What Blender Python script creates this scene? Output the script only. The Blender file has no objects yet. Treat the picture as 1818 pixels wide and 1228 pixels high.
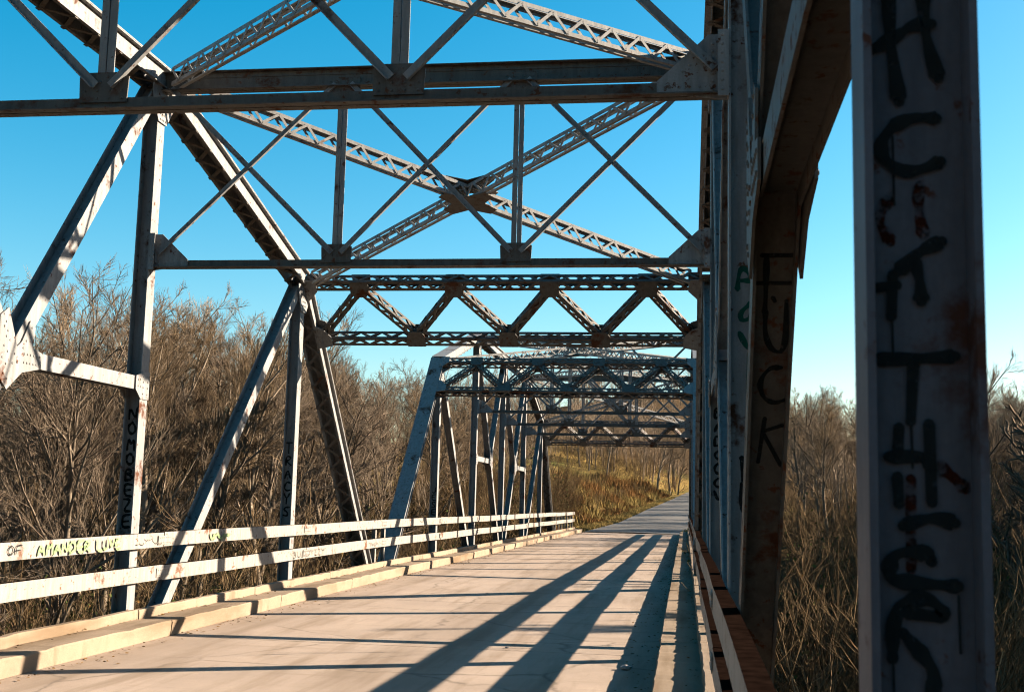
import bpy, math, random
import numpy as np
from mathutils import Vector, Matrix
random.seed(7); RNG = np.random.default_rng(11)
scene = bpy.context.scene
COL = scene.collection

# ------------------------------------------------------------------ camera
YAW, PITCH, ROLL = math.radians(8.452), math.radians(7.322), math.radians(1.40)
EYE = Vector((0.0, 0.0, 1.80))
fwd = Vector((-math.sin(YAW)*math.cos(PITCH), math.cos(YAW)*math.cos(PITCH), math.sin(PITCH)))
rgt = Vector((math.cos(YAW), math.sin(YAW), 0.0)); upv = rgt.cross(fwd)
r2 = math.cos(ROLL)*rgt + math.sin(ROLL)*upv
u2 = -math.sin(ROLL)*rgt + math.cos(ROLL)*upv
cam_d = bpy.data.cameras.new('camera'); cam = bpy.data.objects.new('camera', cam_d); COL.objects.link(cam)
M = Matrix((r2, u2, -fwd)).transposed().to_4x4(); M.translation = EYE
cam.matrix_world = M
cam_d.sensor_width = 36.0; cam_d.lens = 2094.7/1818*36.0
cam_d.clip_start = 0.05; cam_d.clip_end = 3000
cam_d.dof.use_dof = True; cam_d.dof.focus_distance = 24.0; cam_d.dof.aperture_fstop = 8.0
scene.camera = cam

# ------------------------------------------------------------------ light
SUN_TO = Vector((2.5, 1.2, 1.0)).normalized()
SUN_EL = math.asin(SUN_TO.z); SUN_AZ = math.atan2(SUN_TO.x, SUN_TO.y)
world = bpy.data.worlds.new('World'); scene.world = world; world.use_nodes = True
nt = world.node_tree; bgn = nt.nodes['Background']
sky = nt.nodes.new('ShaderNodeTexSky'); sky.sky_type = 'NISHITA'; sky.sun_disc = False
sky.sun_elevation = SUN_EL; sky.sun_rotation = SUN_AZ
sky.altitude = 200; sky.air_density = 1.0; sky.dust_density = 1.2; sky.ozone_density = 1.5
hsv = nt.nodes.new('ShaderNodeHueSaturation')      # film-like saturation, the same over the whole sky
hsv.inputs['Hue'].default_value = 0.48; hsv.inputs['Saturation'].default_value = 1.62; hsv.inputs['Value'].default_value = 0.76
nt.links.new(sky.outputs[0], hsv.inputs['Color']); nt.links.new(hsv.outputs[0], bgn.inputs[0]); bgn.inputs[1].default_value = 0.05
sl = bpy.data.lights.new('sun', 'SUN'); sl.energy = 5.0; sl.angle = math.radians(0.5); sl.color = (1.0, 0.84, 0.66)
so = bpy.data.objects.new('sun', sl); COL.objects.link(so); so.location = (30, 14, 30)
so.rotation_euler = (-SUN_TO).to_track_quat('-Z', 'Y').to_euler()
scene.view_settings.view_transform = 'Standard'; scene.view_settings.look = 'None'
scene.view_settings.exposure = 2.6; scene.view_settings.gamma = 1.0
scene.render.engine = 'CYCLES'
scene.cycles.max_bounces = 2; scene.cycles.diffuse_bounces = 1; scene.cycles.glossy_bounces = 1
scene.cycles.transparent_max_bounces = 4
scene.cycles.use_denoising = True; scene.cycles.filter_width = 1.1
scene.cycles.denoiser = 'OPENIMAGEDENOISE'; scene.cycles.denoising_input_passes = 'RGB_ALBEDO_NORMAL'; scene.cycles.denoising_prefilter = 'ACCURATE'
scene.cycles.use_adaptive_sampling = True; scene.cycles.adaptive_threshold = 0.018; scene.cycles.adaptive_min_samples = 16

# ------------------------------------------------------------------ materials
def new_mat(name):
    m = bpy.data.materials.new(name); m.use_nodes = True
    t = m.node_tree; b = t.nodes['Principled BSDF']
    return m, t, b
def node(t, typ, **kw):
    n = t.nodes.new(typ)
    for k, v in kw.items(): setattr(n, k, v)
    return n
def noise(t, vec, scale, detail=4, rough=0.6, dist=0.0):
    n = node(t, 'ShaderNodeTexNoise'); n.inputs['Scale'].default_value = scale
    n.inputs['Detail'].default_value = detail; n.inputs['Roughness'].default_value = rough
    n.inputs['Distortion'].default_value = dist
    t.links.new(vec, n.inputs['Vector']); return n.outputs['Fac']
def ramp(t, fac, stops):
    r = node(t, 'ShaderNodeValToRGB'); e = r.color_ramp.elements
    while len(e) < len(stops): e.new(0.5)
    for el, (p, c) in zip(e, stops):
        el.position = p; el.color = c if len(c) == 4 else (*c, 1)
    t.links.new(fac, r.inputs[0]); return r.outputs[0]
def mix(t, fac, a, b, mode='MIX'):
    m = node(t, 'ShaderNodeMix', data_type='RGBA', blend_type=mode)
    for idx, v in ((0, fac), (6, a), (7, b)):
        if hasattr(v, 'is_output'): t.links.new(v, m.inputs[idx])
        elif idx == 0: m.inputs[0].default_value = v
        else: m.inputs[idx].default_value = (*v, 1)
    return m.outputs[2]
def mapping(t, scale=(1, 1, 1), coord='Object'):
    c = node(t, 'ShaderNodeTexCoord'); m = node(t, 'ShaderNodeMapping')
    m.inputs['Scale'].default_value = scale
    t.links.new(c.outputs[coord], m.inputs['Vector']); return m.outputs['Vector']
def bump(t, b, fac, strength, dist=0.01):
    n = node(t, 'ShaderNodeBump'); n.inputs['Strength'].default_value = strength
    n.inputs['Distance'].default_value = dist
    t.links.new(fac, n.inputs['Height']); t.links.new(n.outputs[0], b.inputs['Normal'])
BW = lambda v: (v, v, v)

def steel_mat(name, paint, rustiness, rust=(0.085, 0.032, 0.014), rough=0.5):
    m, t, b = new_mat(name)
    v = mapping(t); vs = mapping(t, (6, 6, 0.8))
    n1 = noise(t, v, 2.3, 7, 0.68); n2 = noise(t, v, 11, 6, 0.7); n3 = noise(t, vs, 3.0, 5, 0.6); n4 = noise(t, v, 60, 3, 0.6)
    base = mix(t, ramp(t, n3, [(0.38, BW(0)), (0.72, BW(1))]), paint, tuple(c*0.6 for c in paint))
    base = mix(t, ramp(t, n4, [(0.35, BW(0)), (0.75, BW(0.5))]), base, tuple(c*0.6 for c in paint))
    a = 0.72 - 0.22*rustiness
    r1 = ramp(t, n1, [(a-0.05, BW(0)), (a+0.03, BW(1))])
    r2_ = ramp(t, n2, [(a-0.03, BW(0)), (a+0.02, BW(1))])
    add = node(t, 'ShaderNodeMath', operation='MAXIMUM')
    t.links.new(r1, add.inputs[0]); t.links.new(r2_, add.inputs[1])
    rc = mix(t, n2, tuple(c*0.55 for c in rust), tuple(min(1, c*1.9) for c in rust))
    col = mix(t, add.outputs[0], base, rc)
    t.links.new(col, b.inputs['Base Color'])
    ro = node(t, 'ShaderNodeMapRange'); t.links.new(add.outputs[0], ro.inputs[0])
    ro.inputs[3].default_value = rough; ro.inputs[4].default_value = 0.85
    t.links.new(ro.outputs[0], b.inputs['Roughness']); b.inputs['Specular IOR Level'].default_value = 0.1
    bump(t, b, n2, 0.4, 0.006)
    return m
def flat_mat(name, c, rough=0.7, var=0.35, scale=9):
    m, t, b = new_mat(name); v = mapping(t)
    n = noise(t, v, scale, 5, 0.65)
    col = mix(t, ramp(t, n, [(0.3, BW(0)), (0.7, BW(1))]), tuple(x*(1-var) for x in c), tuple(min(1, x*(1+var)) for x in c))
    t.links.new(col, b.inputs['Base Color']); b.inputs['Roughness'].default_value = rough; b.inputs['Specular IOR Level'].default_value = 0.0
    return m
def concrete_mat(name, c, stains=1.0, road=False):
    m, t, b = new_mat(name)
    v = mapping(t); vl = mapping(t, (2.4, 0.22, 1)); vx = mapping(t, (0.25, 3.0, 1))
    n1 = noise(t, v, 0.8, 6, 0.65); n2 = noise(t, vl, 1.3, 6, 0.6); n3 = noise(t, v, 90, 3, 0.7); n4 = noise(t, v, 14, 6, 0.7)
    n5 = noise(t, vx, 1.5, 4, 0.6)
    col = mix(t, ramp(t, n1, [(0.3, BW(0)), (0.7, BW(1))]), tuple(x*0.84 for x in c), tuple(min(1, x*1.1) for x in c))
    col = mix(t, ramp(t, n2, [(0.5, BW(0)), (0.75, BW(0.55*stains))]), col, (c[0]*0.55, c[1]*0.5, c[2]*0.42))
    col = mix(t, ramp(t, n5, [(0.58, BW(0)), (0.8, BW(0.4*stains))]), col, (c[0]*0.6, c[1]*0.56, c[2]*0.5))
    col = mix(t, ramp(t, n4, [(0.55, BW(0)), (0.8, BW(0.6))]), col, tuple(x*0.6 for x in c))
    col = mix(t, ramp(t, n3, [(0.3, BW(0.45)), (0.55, BW(0))]), col, tuple(x*0.5 for x in c))
    if road:
        sep = node(t, 'ShaderNodeSeparateXYZ'); t.links.new(v, sep.inputs[0])
        sn = node(t, 'ShaderNodeMath', operation='MULTIPLY'); sn.inputs[1].default_value = 2.1; t.links.new(sep.outputs['X'], sn.inputs[0])
        cs = node(t, 'ShaderNodeMath', operation='COSINE'); t.links.new(sn.outputs[0], cs.inputs[0])
        ad = node(t, 'ShaderNodeMath', operation='MULTIPLY_ADD'); ad.inputs[1].default_value = 0.22; t.links.new(cs.outputs[0], ad.inputs[0]); t.links.new(n2, ad.inputs[2])
        col = mix(t, ramp(t, ad.outputs[0], [(0.42, BW(0)), (0.8, BW(0.55))]), col, (c[0]*0.55, c[1]*0.53, c[2]*0.5))
        vd = node(t, 'ShaderNodeTexVoronoi', feature='DISTANCE_TO_EDGE'); vd.inputs['Scale'].default_value = 0.42
        nw = node(t, 'ShaderNodeTexNoise'); nw.inputs['Scale'].default_value = 1.7; nw.inputs['Detail'].default_value = 6; t.links.new(v, nw.inputs['Vector'])
        mv = node(t, 'ShaderNodeMix', data_type='VECTOR'); mv.inputs[0].default_value = 0.28; t.links.new(v, mv.inputs[4]); t.links.new(nw.outputs['Color'], mv.inputs[5])
        t.links.new(mv.outputs[1], vd.inputs['Vector'])
        ck = ramp(t, vd.outputs['Distance'], [(0.0, BW(0.6)), (0.010, BW(0))])
        gate = ramp(t, n1, [(0.38, BW(0)), (0.52, BW(1))])
        mm = node(t, 'ShaderNodeMath', operation='MULTIPLY'); t.links.new(ck, mm.inputs[0]); t.links.new(gate, mm.inputs[1])
        col = mix(t, mm.outputs[0], col, tuple(x*0.25 for x in c))
    t.links.new(col, b.inputs['Base Color']); b.inputs['Roughness'].default_value = 0.9; b.inputs['Specular IOR Level'].default_value = 0.05
    bump(t, b, n3, 0.5, 0.004)
    return m
STEEL = steel_mat('weathered_paint', (0.178, 0.177, 0.174), 0.38, (0.042, 0.017, 0.009))
LATER = steel_mat('bright_brace_paint', (0.235, 0.228, 0.218), 0.22, (0.06, 0.025, 0.012))
DARKP = steel_mat('dark_post_paint', (0.078, 0.077, 0.09), 0.35, (0.035, 0.014, 0.009))  # darker tone, used on the nearest post alone
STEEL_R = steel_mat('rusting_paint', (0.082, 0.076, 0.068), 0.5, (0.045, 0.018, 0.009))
LACE = steel_mat('lacing_paint', (0.105, 0.094, 0.082), 0.45, (0.045, 0.018, 0.009))
RAILW = steel_mat('white_rail_paint', (0.2, 0.188, 0.17), 0.42, (0.06, 0.026, 0.013))
RUST = flat_mat('bare_rust', (0.0065, 0.0036, 0.0026), 0.95, 0.5, 14)
DECK = concrete_mat('deck_concrete', (0.262, 0.206, 0.164), 1.5, True)
CURB = concrete_mat('curb_concrete', (0.188, 0.143, 0.103), 2.4)
PIER = concrete_mat('pier_concrete', (0.2, 0.18, 0.15), 1.4)
def paint_mat(name, c, flake=0.36):
    m = flat_mat(name, c, 0.8, 0.25); t = m.node_tree; b = t.nodes['Principled BSDF']; v = mapping(t)
    a1 = noise(t, v, 38, 5, 0.7); t.links.new(ramp(t, a1, [(flake-0.06, BW(0.1)), (flake+0.05, BW(0.95))]), b.inputs['Alpha'])
    m.use_transparent_shadow = False
    return m
BLACK = paint_mat('black_spray', (0.012, 0.014, 0.014))
GREEN = paint_mat('green_spray', (0.008, 0.05, 0.035))
LIME = paint_mat('lime_spray', (0.145, 0.195, 0.10), 0.42)
REDS = paint_mat('red_spray', (0.03, 0.007, 0.004), 0.5)
GREY = paint_mat('faded_marker', (0.14, 0.13, 0.11), 0.5)
STONE = flat_mat('stone', (0.22, 0.2, 0.19), 0.9, 0.3, 20)

def bark_mat(name, a, b_):
    m, t, b = new_mat(name)
    oi = node(t, 'ShaderNodeObjectInfo'); v = mapping(t)
    n = noise(t, v, 1.6, 4, 0.6)
    c = mix(t, ramp(t, n, [(0.3, BW(0)), (0.7, BW(1))]), a, b_)
    hs = node(t, 'ShaderNodeHueSaturation')
    mr = node(t, 'ShaderNodeMapRange'); t.links.new(oi.outputs['Random'], mr.inputs[0])
    mr.inputs[3].default_value = 0.6; mr.inputs[4].default_value = 1.7
    t.links.new(mr.outputs[0], hs.inputs['Value']); t.links.new(c, hs.inputs['Color'])
    t.links.new(hs.outputs[0], b.inputs['Base Color']); b.inputs['Roughness'].default_value = 0.9; b.inputs['Specular IOR Level'].default_value = 0.0
    return m
BARK = bark_mat('bark', (0.05, 0.039, 0.028), (0.115, 0.092, 0.068))
TWIG = bark_mat('twigs', (0.07, 0.049, 0.03), (0.14, 0.10, 0.062))
TWIGG = bark_mat('grey_twigs', (0.066, 0.05, 0.036), (0.13, 0.10, 0.073))
BRUSH = bark_mat('brush', (0.045, 0.031, 0.017), (0.10, 0.068, 0.038))
STEM = bark_mat('pale_stems', (0.14, 0.10, 0.055), (0.22, 0.165, 0.095))
LEAFB = flat_mat('dead_leaves', (0.09, 0.05, 0.018), 0.8, 0.5, 2)
LEAFG = flat_mat('winter_leaves', (0.035, 0.045, 0.014), 0.6, 0.5, 2)
SEDGE = flat_mat('sedge', (0.15, 0.078, 0.03), 0.85, 0.45, 0.35)
STRAW = flat_mat('straw', (0.21, 0.15, 0.055), 0.85, 0.4, 0.3)

# ------------------------------------------------------------------ mesh helpers
class MB:
    def __init__(s): s.v = []; s.f = []; s.m = []
    def add(s, vs, fs, mi=0):
        o = len(s.v); s.v += [tuple(x) for x in vs]
        s.f += [tuple(i+o for i in f) for f in fs]; s.m += [mi]*len(fs); return s
    def box(s, lo, hi, mi=0):
        x0, y0, z0 = lo; x1, y1, z1 = hi
        return s.add([(x0,y0,z0),(x1,y0,z0),(x1,y1,z0),(x0,y1,z0),(x0,y0,z1),(x1,y0,z1),(x1,y1,z1),(x0,y1,z1)],
                     [(0,3,2,1),(4,5,6,7),(0,1,5,4),(1,2,6,5),(2,3,7,6),(3,0,4,7)], mi)
    def sweep(s, prof, p0, p1, side, mi=0):
        """extrude a closed 2D profile (a along side, b along axis x side) from p0 to p1"""
        p0 = Vector(p0); p1 = Vector(p1); ax = (p1-p0).normalized()
        sd = Vector(side); sd = (sd - ax*sd.dot(ax)).normalized(); up = ax.cross(sd)
        n = len(prof)
        vs = [p0 + sd*a + up*b for a, b in prof] + [p1 + sd*a + up*b for a, b in prof]
        fs = [tuple(reversed(range(n))), tuple(range(n, 2*n))]
        fs += [(i, (i+1) % n, n+(i+1) % n, n+i) for i in range(n)]
        return s.add(vs, fs, mi)
    def bar(s, p0, p1, w, t, side, mi=0):
        return s.sweep([(-w/2,-t/2),(w/2,-t/2),(w/2,t/2),(-w/2,t/2)], p0, p1, side, mi)
    def plate(s, pts, nrm, t, mi=0):
        """polygon plate of thickness t, pts in order, extruded along nrm"""
        nv = Vector(nrm).normalized(); n = len(pts); pts = [Vector(p) for p in pts]
        a = [p - nv*t/2 for p in pts]; b = [p + nv*t/2 for p in pts]
        return s.add(a+b, [tuple(reversed(range(n))), tuple(range(n, 2*n))] + [(i,(i+1)%n,n+(i+1)%n,n+i) for i in range(n)], mi)
    def rivet(s, p, nrm, r=0.016, mi=0):
        nv = Vector(nrm).normalized(); a = nv.orthogonal().normalized(); b = nv.cross(a); p = Vector(p)
        vs = [p + (a*math.cos(k*math.pi/3) + b*math.sin(k*math.pi/3))*r for k in range(6)]
        vs += [p + nv*r*0.55 + (a*math.cos(k*math.pi/3) + b*math.sin(k*math.pi/3))*r*0.62 for k in range(6)]
        return s.add(vs, [(k,(k+1)%6,6+(k+1)%6,6+k) for k in range(6)] + [tuple(range(6,12))], mi)
    def build(s, name, mats, parent=None, **props):
        me = bpy.data.meshes.new(name); me.from_pydata(s.v, [], s.f)
        mats = mats if isinstance(mats, (list, tuple)) else [mats]
        for mt in mats: me.materials.append(mt)
        if len(mats) > 1: me.polygons.foreach_set('material_index', s.m)
        me.update()
        return link(name, me, parent, **props)
def link(name, data, parent=None, **props):
    o = bpy.data.objects.new(name, data); COL.objects.link(o)
    if parent is not None: o.parent = parent
    for k, v in props.items(): o[k] = v
    return o
def empty(name, loc, **props):
    o = link(name, None, None, **props); o.location = loc; o.empty_display_size = 0.3; return o
def copy_tree(o, parent=None, skip=()):
    c = o.copy(); COL.objects.link(c); c.parent = parent
    for ch in list(o.children):
        if ch.name.split('.')[0] in skip: continue
        copy_tree(ch, c, skip)
    return c
def H_prof(w, d, tf=0.014, tw=0.011):
    """flanges at +-w/2 along a, each d wide along b; web along a"""
    a, b = w/2, d/2
    return [(-a,-b),(-a+tf,-b),(-a+tf,-tw/2),(a-tf,-tw/2),(a-tf,-b),(a,-b),(a,b),(a-tf,b),(a-tf,tw/2),(-a+tf,tw/2),(-a+tf,b),(-a,b)]
def L_prof(s1, s2, t, fa=1, fb=1):
    p = [(0,0),(s1,0),(s1,t),(t,t),(t,s2),(0,s2)]
    p = [(a*fa, b*fb) for a, b in p]
    return p if fa*fb > 0 else p[::-1]

# ------------------------------------------------------------------ truss dimensions (deck top = 0)
XL, XR = -6.970, 0.386
CXB = (XL+XR)/2; HW = (XR-XL)/2
P = 6.096; YC = 8.14
ZB, ZT, ZH, ZM, ZS = -0.83, 7.18, 5.63, 3.13, 4.695
GM = 3.08
def grade(y): return -0.0043*(y-26.5) if y > 26.5 else 0.0

def laced_box(p0, p1, side, w, d, name, parent, mat, lmat, ang=0.06, pitch=0.24, faces=(0, 1), pads=0.0, thick=0.008, barw=0.045):
    """four corner angles with zigzag lacing bars on its faces: w along side, d along axis x side"""
    p0 = Vector(p0); p1 = Vector(p1); ax = (p1-p0).normalized(); L = (p1-p0).length
    sd = Vector(side); sd = (sd-ax*sd.dot(ax)).normalized(); up = ax.cross(sd)
    mb = MB()
    for sa in (-1, 1):
        for sb in (-1, 1):
            off = sd*sa*w/2 + up*sb*d/2
            mb.sweep(L_prof(ang, ang, 0.009, -sa, -sb), p0+off, p1+off, sd)
    o = mb.build(name, mat, parent)
    lb = MB(); n = max(2, int(round((L-2*pads)/pitch))); st = (L-2*pads)/n
    for k in range(n):
        for f in faces:
            for sgn in (-1, 1):
                a0, a1 = (1, -1) if k % 2 == 0 else (-1, 1)
                if f == 0:   # on the +-side faces, crossing the depth
                    q0 = p0+ax*(pads+k*st)+sd*sgn*(w/2+0.004)+up*a0*(d/2-ang*0.5)
                    q1 = p0+ax*(pads+(k+1)*st)+sd*sgn*(w/2+0.004)+up*a1*(d/2-ang*0.5)
                    lb.bar(q0, q1, barw, thick, (q1-q0).cross(sd))
                else:
                    q0 = p0+ax*(pads+k*st)+up*sgn*(d/2+0.004)+sd*a0*(w/2-ang*0.5)
                    q1 = p0+ax*(pads+(k+1)*st)+up*sgn*(d/2+0.004)+sd*a1*(w/2-ang*0.5)
                    lb.bar(q0, q1, barw, thick, (q1-q0).cross(up))
    lb.build('lacing', lmat, o, kind='stuff')
    return o

def chord(p0, p1, s, name, parent):
    """riveted box chord: two channel webs, cover plate on top, lacing below"""
    p0 = Vector(p0); p1 = Vector(p1); ax = (p1-p0).normalized(); L = (p1-p0).length
    sd = Vector((1, 0, 0)); up = sd.cross(ax)
    if up.z < 0: up = -up
    D = 0.25; w = 0.13; mb = MB()
    def fr(a, b, t): return p0 + ax*t + sd*a + up*b
    def slab(a0, a1, b0, b1):
        mb.add([fr(a0,b0,0),fr(a1,b0,0),fr(a1,b1,0),fr(a0,b1,0),fr(a0,b0,L),fr(a1,b0,L),fr(a1,b1,L),fr(a0,b1,L)],
               [(0,3,2,1),(4,5,6,7),(0,1,5,4),(1,2,6,5),(2,3,7,6),(3,0,4,7)])
    for k in (-1, 1):
        slab(min(k*w, k*(w-0.012)), max(k*w, k*(w-0.012)), -D/2, D/2)
        slab(min(k*(w+0.002), k*(w+0.062)), max(k*(w+0.002), k*(w+0.062)), D/2-0.013, D/2)
        slab(min(k*(w+0.002), k*(w+0.035)), max(k*(w+0.002), k*(w+0.035)), -D/2, -D/2+0.012)
    slab(-0.195, 0.195, D/2+0.002, D/2+0.016)
    o = mb.build(name, STEEL, parent)
    rv = MB()
    n = int(L/0.14)
    for i in range(n):
        for k in (-1, 1):
            rv.rivet(fr(k*(w+0.034), D/2-0.0135, (i+0.5)*L/n), -up, 0.013)
    rv.build('rivets', STEEL, o, kind='stuff')
    lb = MB(); n = int(L/0.26); st = L/n
    for i in range(n):
        a0 = 1 if i % 2 == 0 else -1
        q0 = fr(a0*(w-0.01), -D/2-0.007, i*st); q1 = fr(-a0*(w-0.01), -D/2-0.007, (i+1)*st)
        lb.bar(q0, q1, 0.055, 0.01, (q1-q0).cross(up))
        lb.bar(fr(a0*(w+0.035), -D/2-0.018, i*st), fr(a0*(w-0.05), -D/2-0.018, i*st), 0.07, 0.01, ax)
    lb.build('lacing', LACE, o, kind='stuff')
    return o

def gusset(pts, nrm, parent, mat=None, rivs=(), t=0.012, r=0.017):
    mb = MB(); mb.plate(pts, nrm, t)
    nv = Vector(nrm).normalized()
    for q in rivs:
        mb.rivet(Vector(q)+nv*t/2, nv, r)
    return mb.build('gusset_plate', mat or STEEL, parent)
def grid_rivs(p0, du, dv, nu, nv_):
    return [Vector(p0)+Vector(du)*i+Vector(dv)*j for i in range(nu) for j in range(nv_)]

def make_span():
    root = empty('truss_span', (CXB, YC, 0), category='bridge span',
                 label='nearer steel truss span overhead, its sprayed posts beside the camera', group='riveted steel truss spans')
    info = {}
    for s in (-1, 1):
        x = s*HW; inn = -s
        top = [(-2*P, ZH), (-P, ZT), (0, ZT), (P, ZT), (2*P, ZH)]
        for (y0, z0), (y1, z1) in zip(top[:-1], top[1:]):
            c = chord((x, y0, z0), (x, y1, z1), s, 'top_chord', root)
        for e in (-1, 1):
            a = Vector((x, e*2*P, ZH)); b = Vector((x, e*3*P, ZB))
            ep = chord(a, b, s, 'end_post', root)
        bc = MB()
        for k in (-1, 1): bc.box((x+k*0.1-0.02, -3*P, ZB-0.12), (x+k*0.1+0.02, 3*P, ZB+0.12))
        bc.build('bottom_chord', STEEL_R, root)
        for i in (-2, -1, 0, 1, 2):
            zt = (ZH if abs(i) == 2 else ZT)-0.10
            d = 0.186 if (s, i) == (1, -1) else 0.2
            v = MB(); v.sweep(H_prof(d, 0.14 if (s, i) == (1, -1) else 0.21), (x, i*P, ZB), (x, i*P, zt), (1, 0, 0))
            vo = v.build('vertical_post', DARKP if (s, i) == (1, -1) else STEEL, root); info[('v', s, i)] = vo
            # knuckle gusset where the post meets the chord, on the inner face
            gx = x+inn*0.117
            pts = [(gx, i*P-0.34, zt-0.02), (gx, i*P-0.30, zt-0.24), (gx, i*P-0.12, zt-0.50), (gx, i*P+0.12, zt-0.50), (gx, i*P+0.30, zt-0.24), (gx, i*P+0.34, zt-0.02)]
            gusset(pts, (inn, 0, 0), vo, STEEL, grid_rivs((gx, i*P-0.075, zt-0.46), (0, 0.05, 0), (0, 0, 0.075), 4, 6))
        for e in (-1, 1):
            def hmem(a, b, name, d=0.2, w=0.2, cut0=0.12, cut1=0.0):
                a = Vector(a); b = Vector(b); ax = (b-a).normalized()
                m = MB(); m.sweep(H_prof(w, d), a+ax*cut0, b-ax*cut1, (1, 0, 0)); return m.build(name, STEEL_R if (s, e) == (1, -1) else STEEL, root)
            info[('d1', s, e)] = hmem((x, e*2*P, ZH), (x, e*P, ZB), 'diagonal', 0.19, 0.19, 0.2, 0.1)
            info[('d2', s, e)] = hmem((x, e*P, ZT), (x, e*GM, ZM), 'diagonal', 0.19, 0.19, 0.2, 0.06)
            info[('d3', s, e)] = hmem((x, e*GM, ZM), (x, 0, ZB), 'diagonal', 0.19, 0.19, -0.06, 0.1)
            info[('d4', s, e)] = hmem((x, 0, ZT), (x, e*GM, ZM), 'counter_diagonal', 0.15, 0.19, 0.2, 0.12)
            st = hmem((x, e*GM, ZM), (x, e*P, ZM), 'brace_strut', 0.17, 0.185, -0.05, 0.105)
            # mid panel gussets on both faces
            for k in (-1, 1):
                gx = x + k*0.108
                c = [(-0.30, 0.12), (-0.30, 0.38), (-0.16, 0.48), (0.04, 0.10), (0.12, 0.16), (0.26, 0.40), (0.36, 0.34), (0.34, 0.12), (0.52, 0.085), (0.52, -0.085), (0.16, -0.16), (-0.10, -0.36), (-0.30, -0.20)]
                pts = [(gx, e*(GM+u), ZM+w) for u, w in c]
                rv = [(gx, e*(GM+u), ZM+w) for u, w in [(-.24,.40),(-.19,.33),(-.22,.28),(-.15,.24),(-.17,.18),(-.10,.15),(-.20,.08),(-.13,.03),(-.22,-.04),(-.15,-.10),(-.18,-.2),(-.11,-.25),(0,.02),(.05,-.06),(-.03,-.08),(.15,.10),(.20,.18),(.18,.04),(.25,.26),(.24,.04),(.30,.04),(.36,.04),(.42,.04),(.48,.04),(.18,-.05),(.24,-.05),(.30,-.05),(.36,-.05),(.42,-.05),(.48,-.05),(.29,.33)]]
                gusset(pts if k*e < 0 else pts[::-1], (k, 0, 0), info[('d3', s, e)], STEEL_R if (s, e) == (1, -1) else STEEL, rv, 0.014, 0.015)
                gx = x + k*0.107
                c = [(-0.26, 0.085), (-0.12, 0.13), (0.11, 0.16), (0.11, -0.20), (-0.11, -0.20), (-0.26, -0.085)]
                pts = [(gx, e*(P+u), ZM+w) for u, w in c]
                rv = [(gx, e*(P+u), ZM+w) for u, w in [(-.2,.04),(-.14,.05),(-.2,-.04),(-.14,-.04),(-.06,.09),(-.06,.02),(-.06,-.05),(-.06,-.13),(.06,.1),(.06,.03),(.06,-.05),(.06,-.13)]]
                gusset(pts if k*e < 0 else pts[::-1], (k, 0, 0), st, STEEL, rv, 0.014, 0.015)
    # sway frames
    xi = HW-0.10
    for i in (-1, 0, 1):
        y = i*P
        mb = MB()
        for k in (-1, 1):
            mb.sweep(L_prof(0.10, 0.075, 0.010, -1, k), (-xi, y+k*0.008, 4.64), (xi, y+k*0.008, 4.64), (0, 0, -1))
        sf = mb.build('sway_frame', STEEL_R, root)
        # top strut: riveted beam with plate web
        tb = MB()
        tb.box((-xi, y-0.006, 7.01), (xi, y+0.006, 7.25))
        for k in (-1, 1):
            for zz, fb in ((7.005, 1), (7.255, -1)):
                tb.box((-xi, min(y+k*0.007, y+k*0.10), min(zz, zz+fb*0.012)), (xi, max(y+k*0.007, y+k*0.10), max(zz, zz+fb*0.012)))
                tb.box((-xi, min(y+k*0.007, y+k*0.017), min(zz+fb*0.013, zz+fb*0.075)), (xi, max(y+k*0.007, y+k*0.017), max(zz+fb*0.013, zz+fb*0.075)))
            for q in range(34):
                tb.rivet((-xi+0.2+q*(2*xi-0.4)/33, y+k*0.017, 7.215), (0, k, 0), 0.011)
        tb.build('top_strut', STEEL_R, sf)
        cols = [-xi, -1.10, 1.20, xi]
        zlo, zhi = 4.80, 7.02
        for cx in cols[1:3]:
            h = MB()
            for k in (-1, 1):
                h.sweep(L_prof(0.06, 0.045, 0.008, k, 1), (cx+k*0.005, y-0.02, 4.70), (cx+k*0.005, y-0.02, 7.0), (1, 0, 0))
            h.build('hanger', STEEL, sf)
            pts = [(cx-0.19, y-0.03, 4.70), (cx+0.19, y-0.03, 4.70), (cx+0.20, y-0.03, 4.90), (cx+0.15, y-0.03, 4.935), (cx-0.15, y-0.03, 4.935), (cx-0.20, y-0.03, 4.90)]
            gusset(pts, (0, -1, 0), sf, STEEL_R, [(cx+a, y-0.03, b) for a in (-.15,-.05,.05,.15) for b in (4.73, 4.79)]+[(cx-.12,y-.03,4.86),(cx+.12,y-.03,4.86),(cx-.03,y-.03,4.86),(cx+.03,y-.03,4.90)], 0.012, 0.012)
            pts = [(cx-0.22, y-0.03, 6.90), (cx+0.22, y-0.03, 6.90), (cx+0.22, y-0.03, 7.13), (cx-0.22, y-0.03, 7.13)]
            gusset(pts, (0, -1, 0), sf, STEEL_R, [(cx+a, y-0.03, b) for a in (-.17,-.06,.06,.17) for b in (6.94, 7.08)], 0.012, 0.012)
        for sgn in (-1, 1):
            ex = sgn*xi
            pts = [(ex, y-0.03, 4.60), (ex-sgn*0.50, y-0.03, 4.66), (ex-sgn*0.50, y-0.03, 4.745), (ex-sgn*0.14, y-0.03, 5.08), (ex, y-0.03, 5.08)]
            gusset(pts if sgn < 0 else pts[::-1], (0, -1, 0), sf, STEEL,
                   [(ex-sgn*0.05, y-0.03, 4.66+0.055*q) for q in range(8)]+[(ex-sgn*0.11, y-0.03, 4.68+0.055*q) for q in range(7)]+[(ex-sgn*a, y-0.03, 4.70) for a in (.2,.27,.34,.41)]+[(ex-sgn*(.17+.05*q), y-0.03, 4.95-.045*q) for q in range(4)], 0.012, 0.012)
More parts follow.
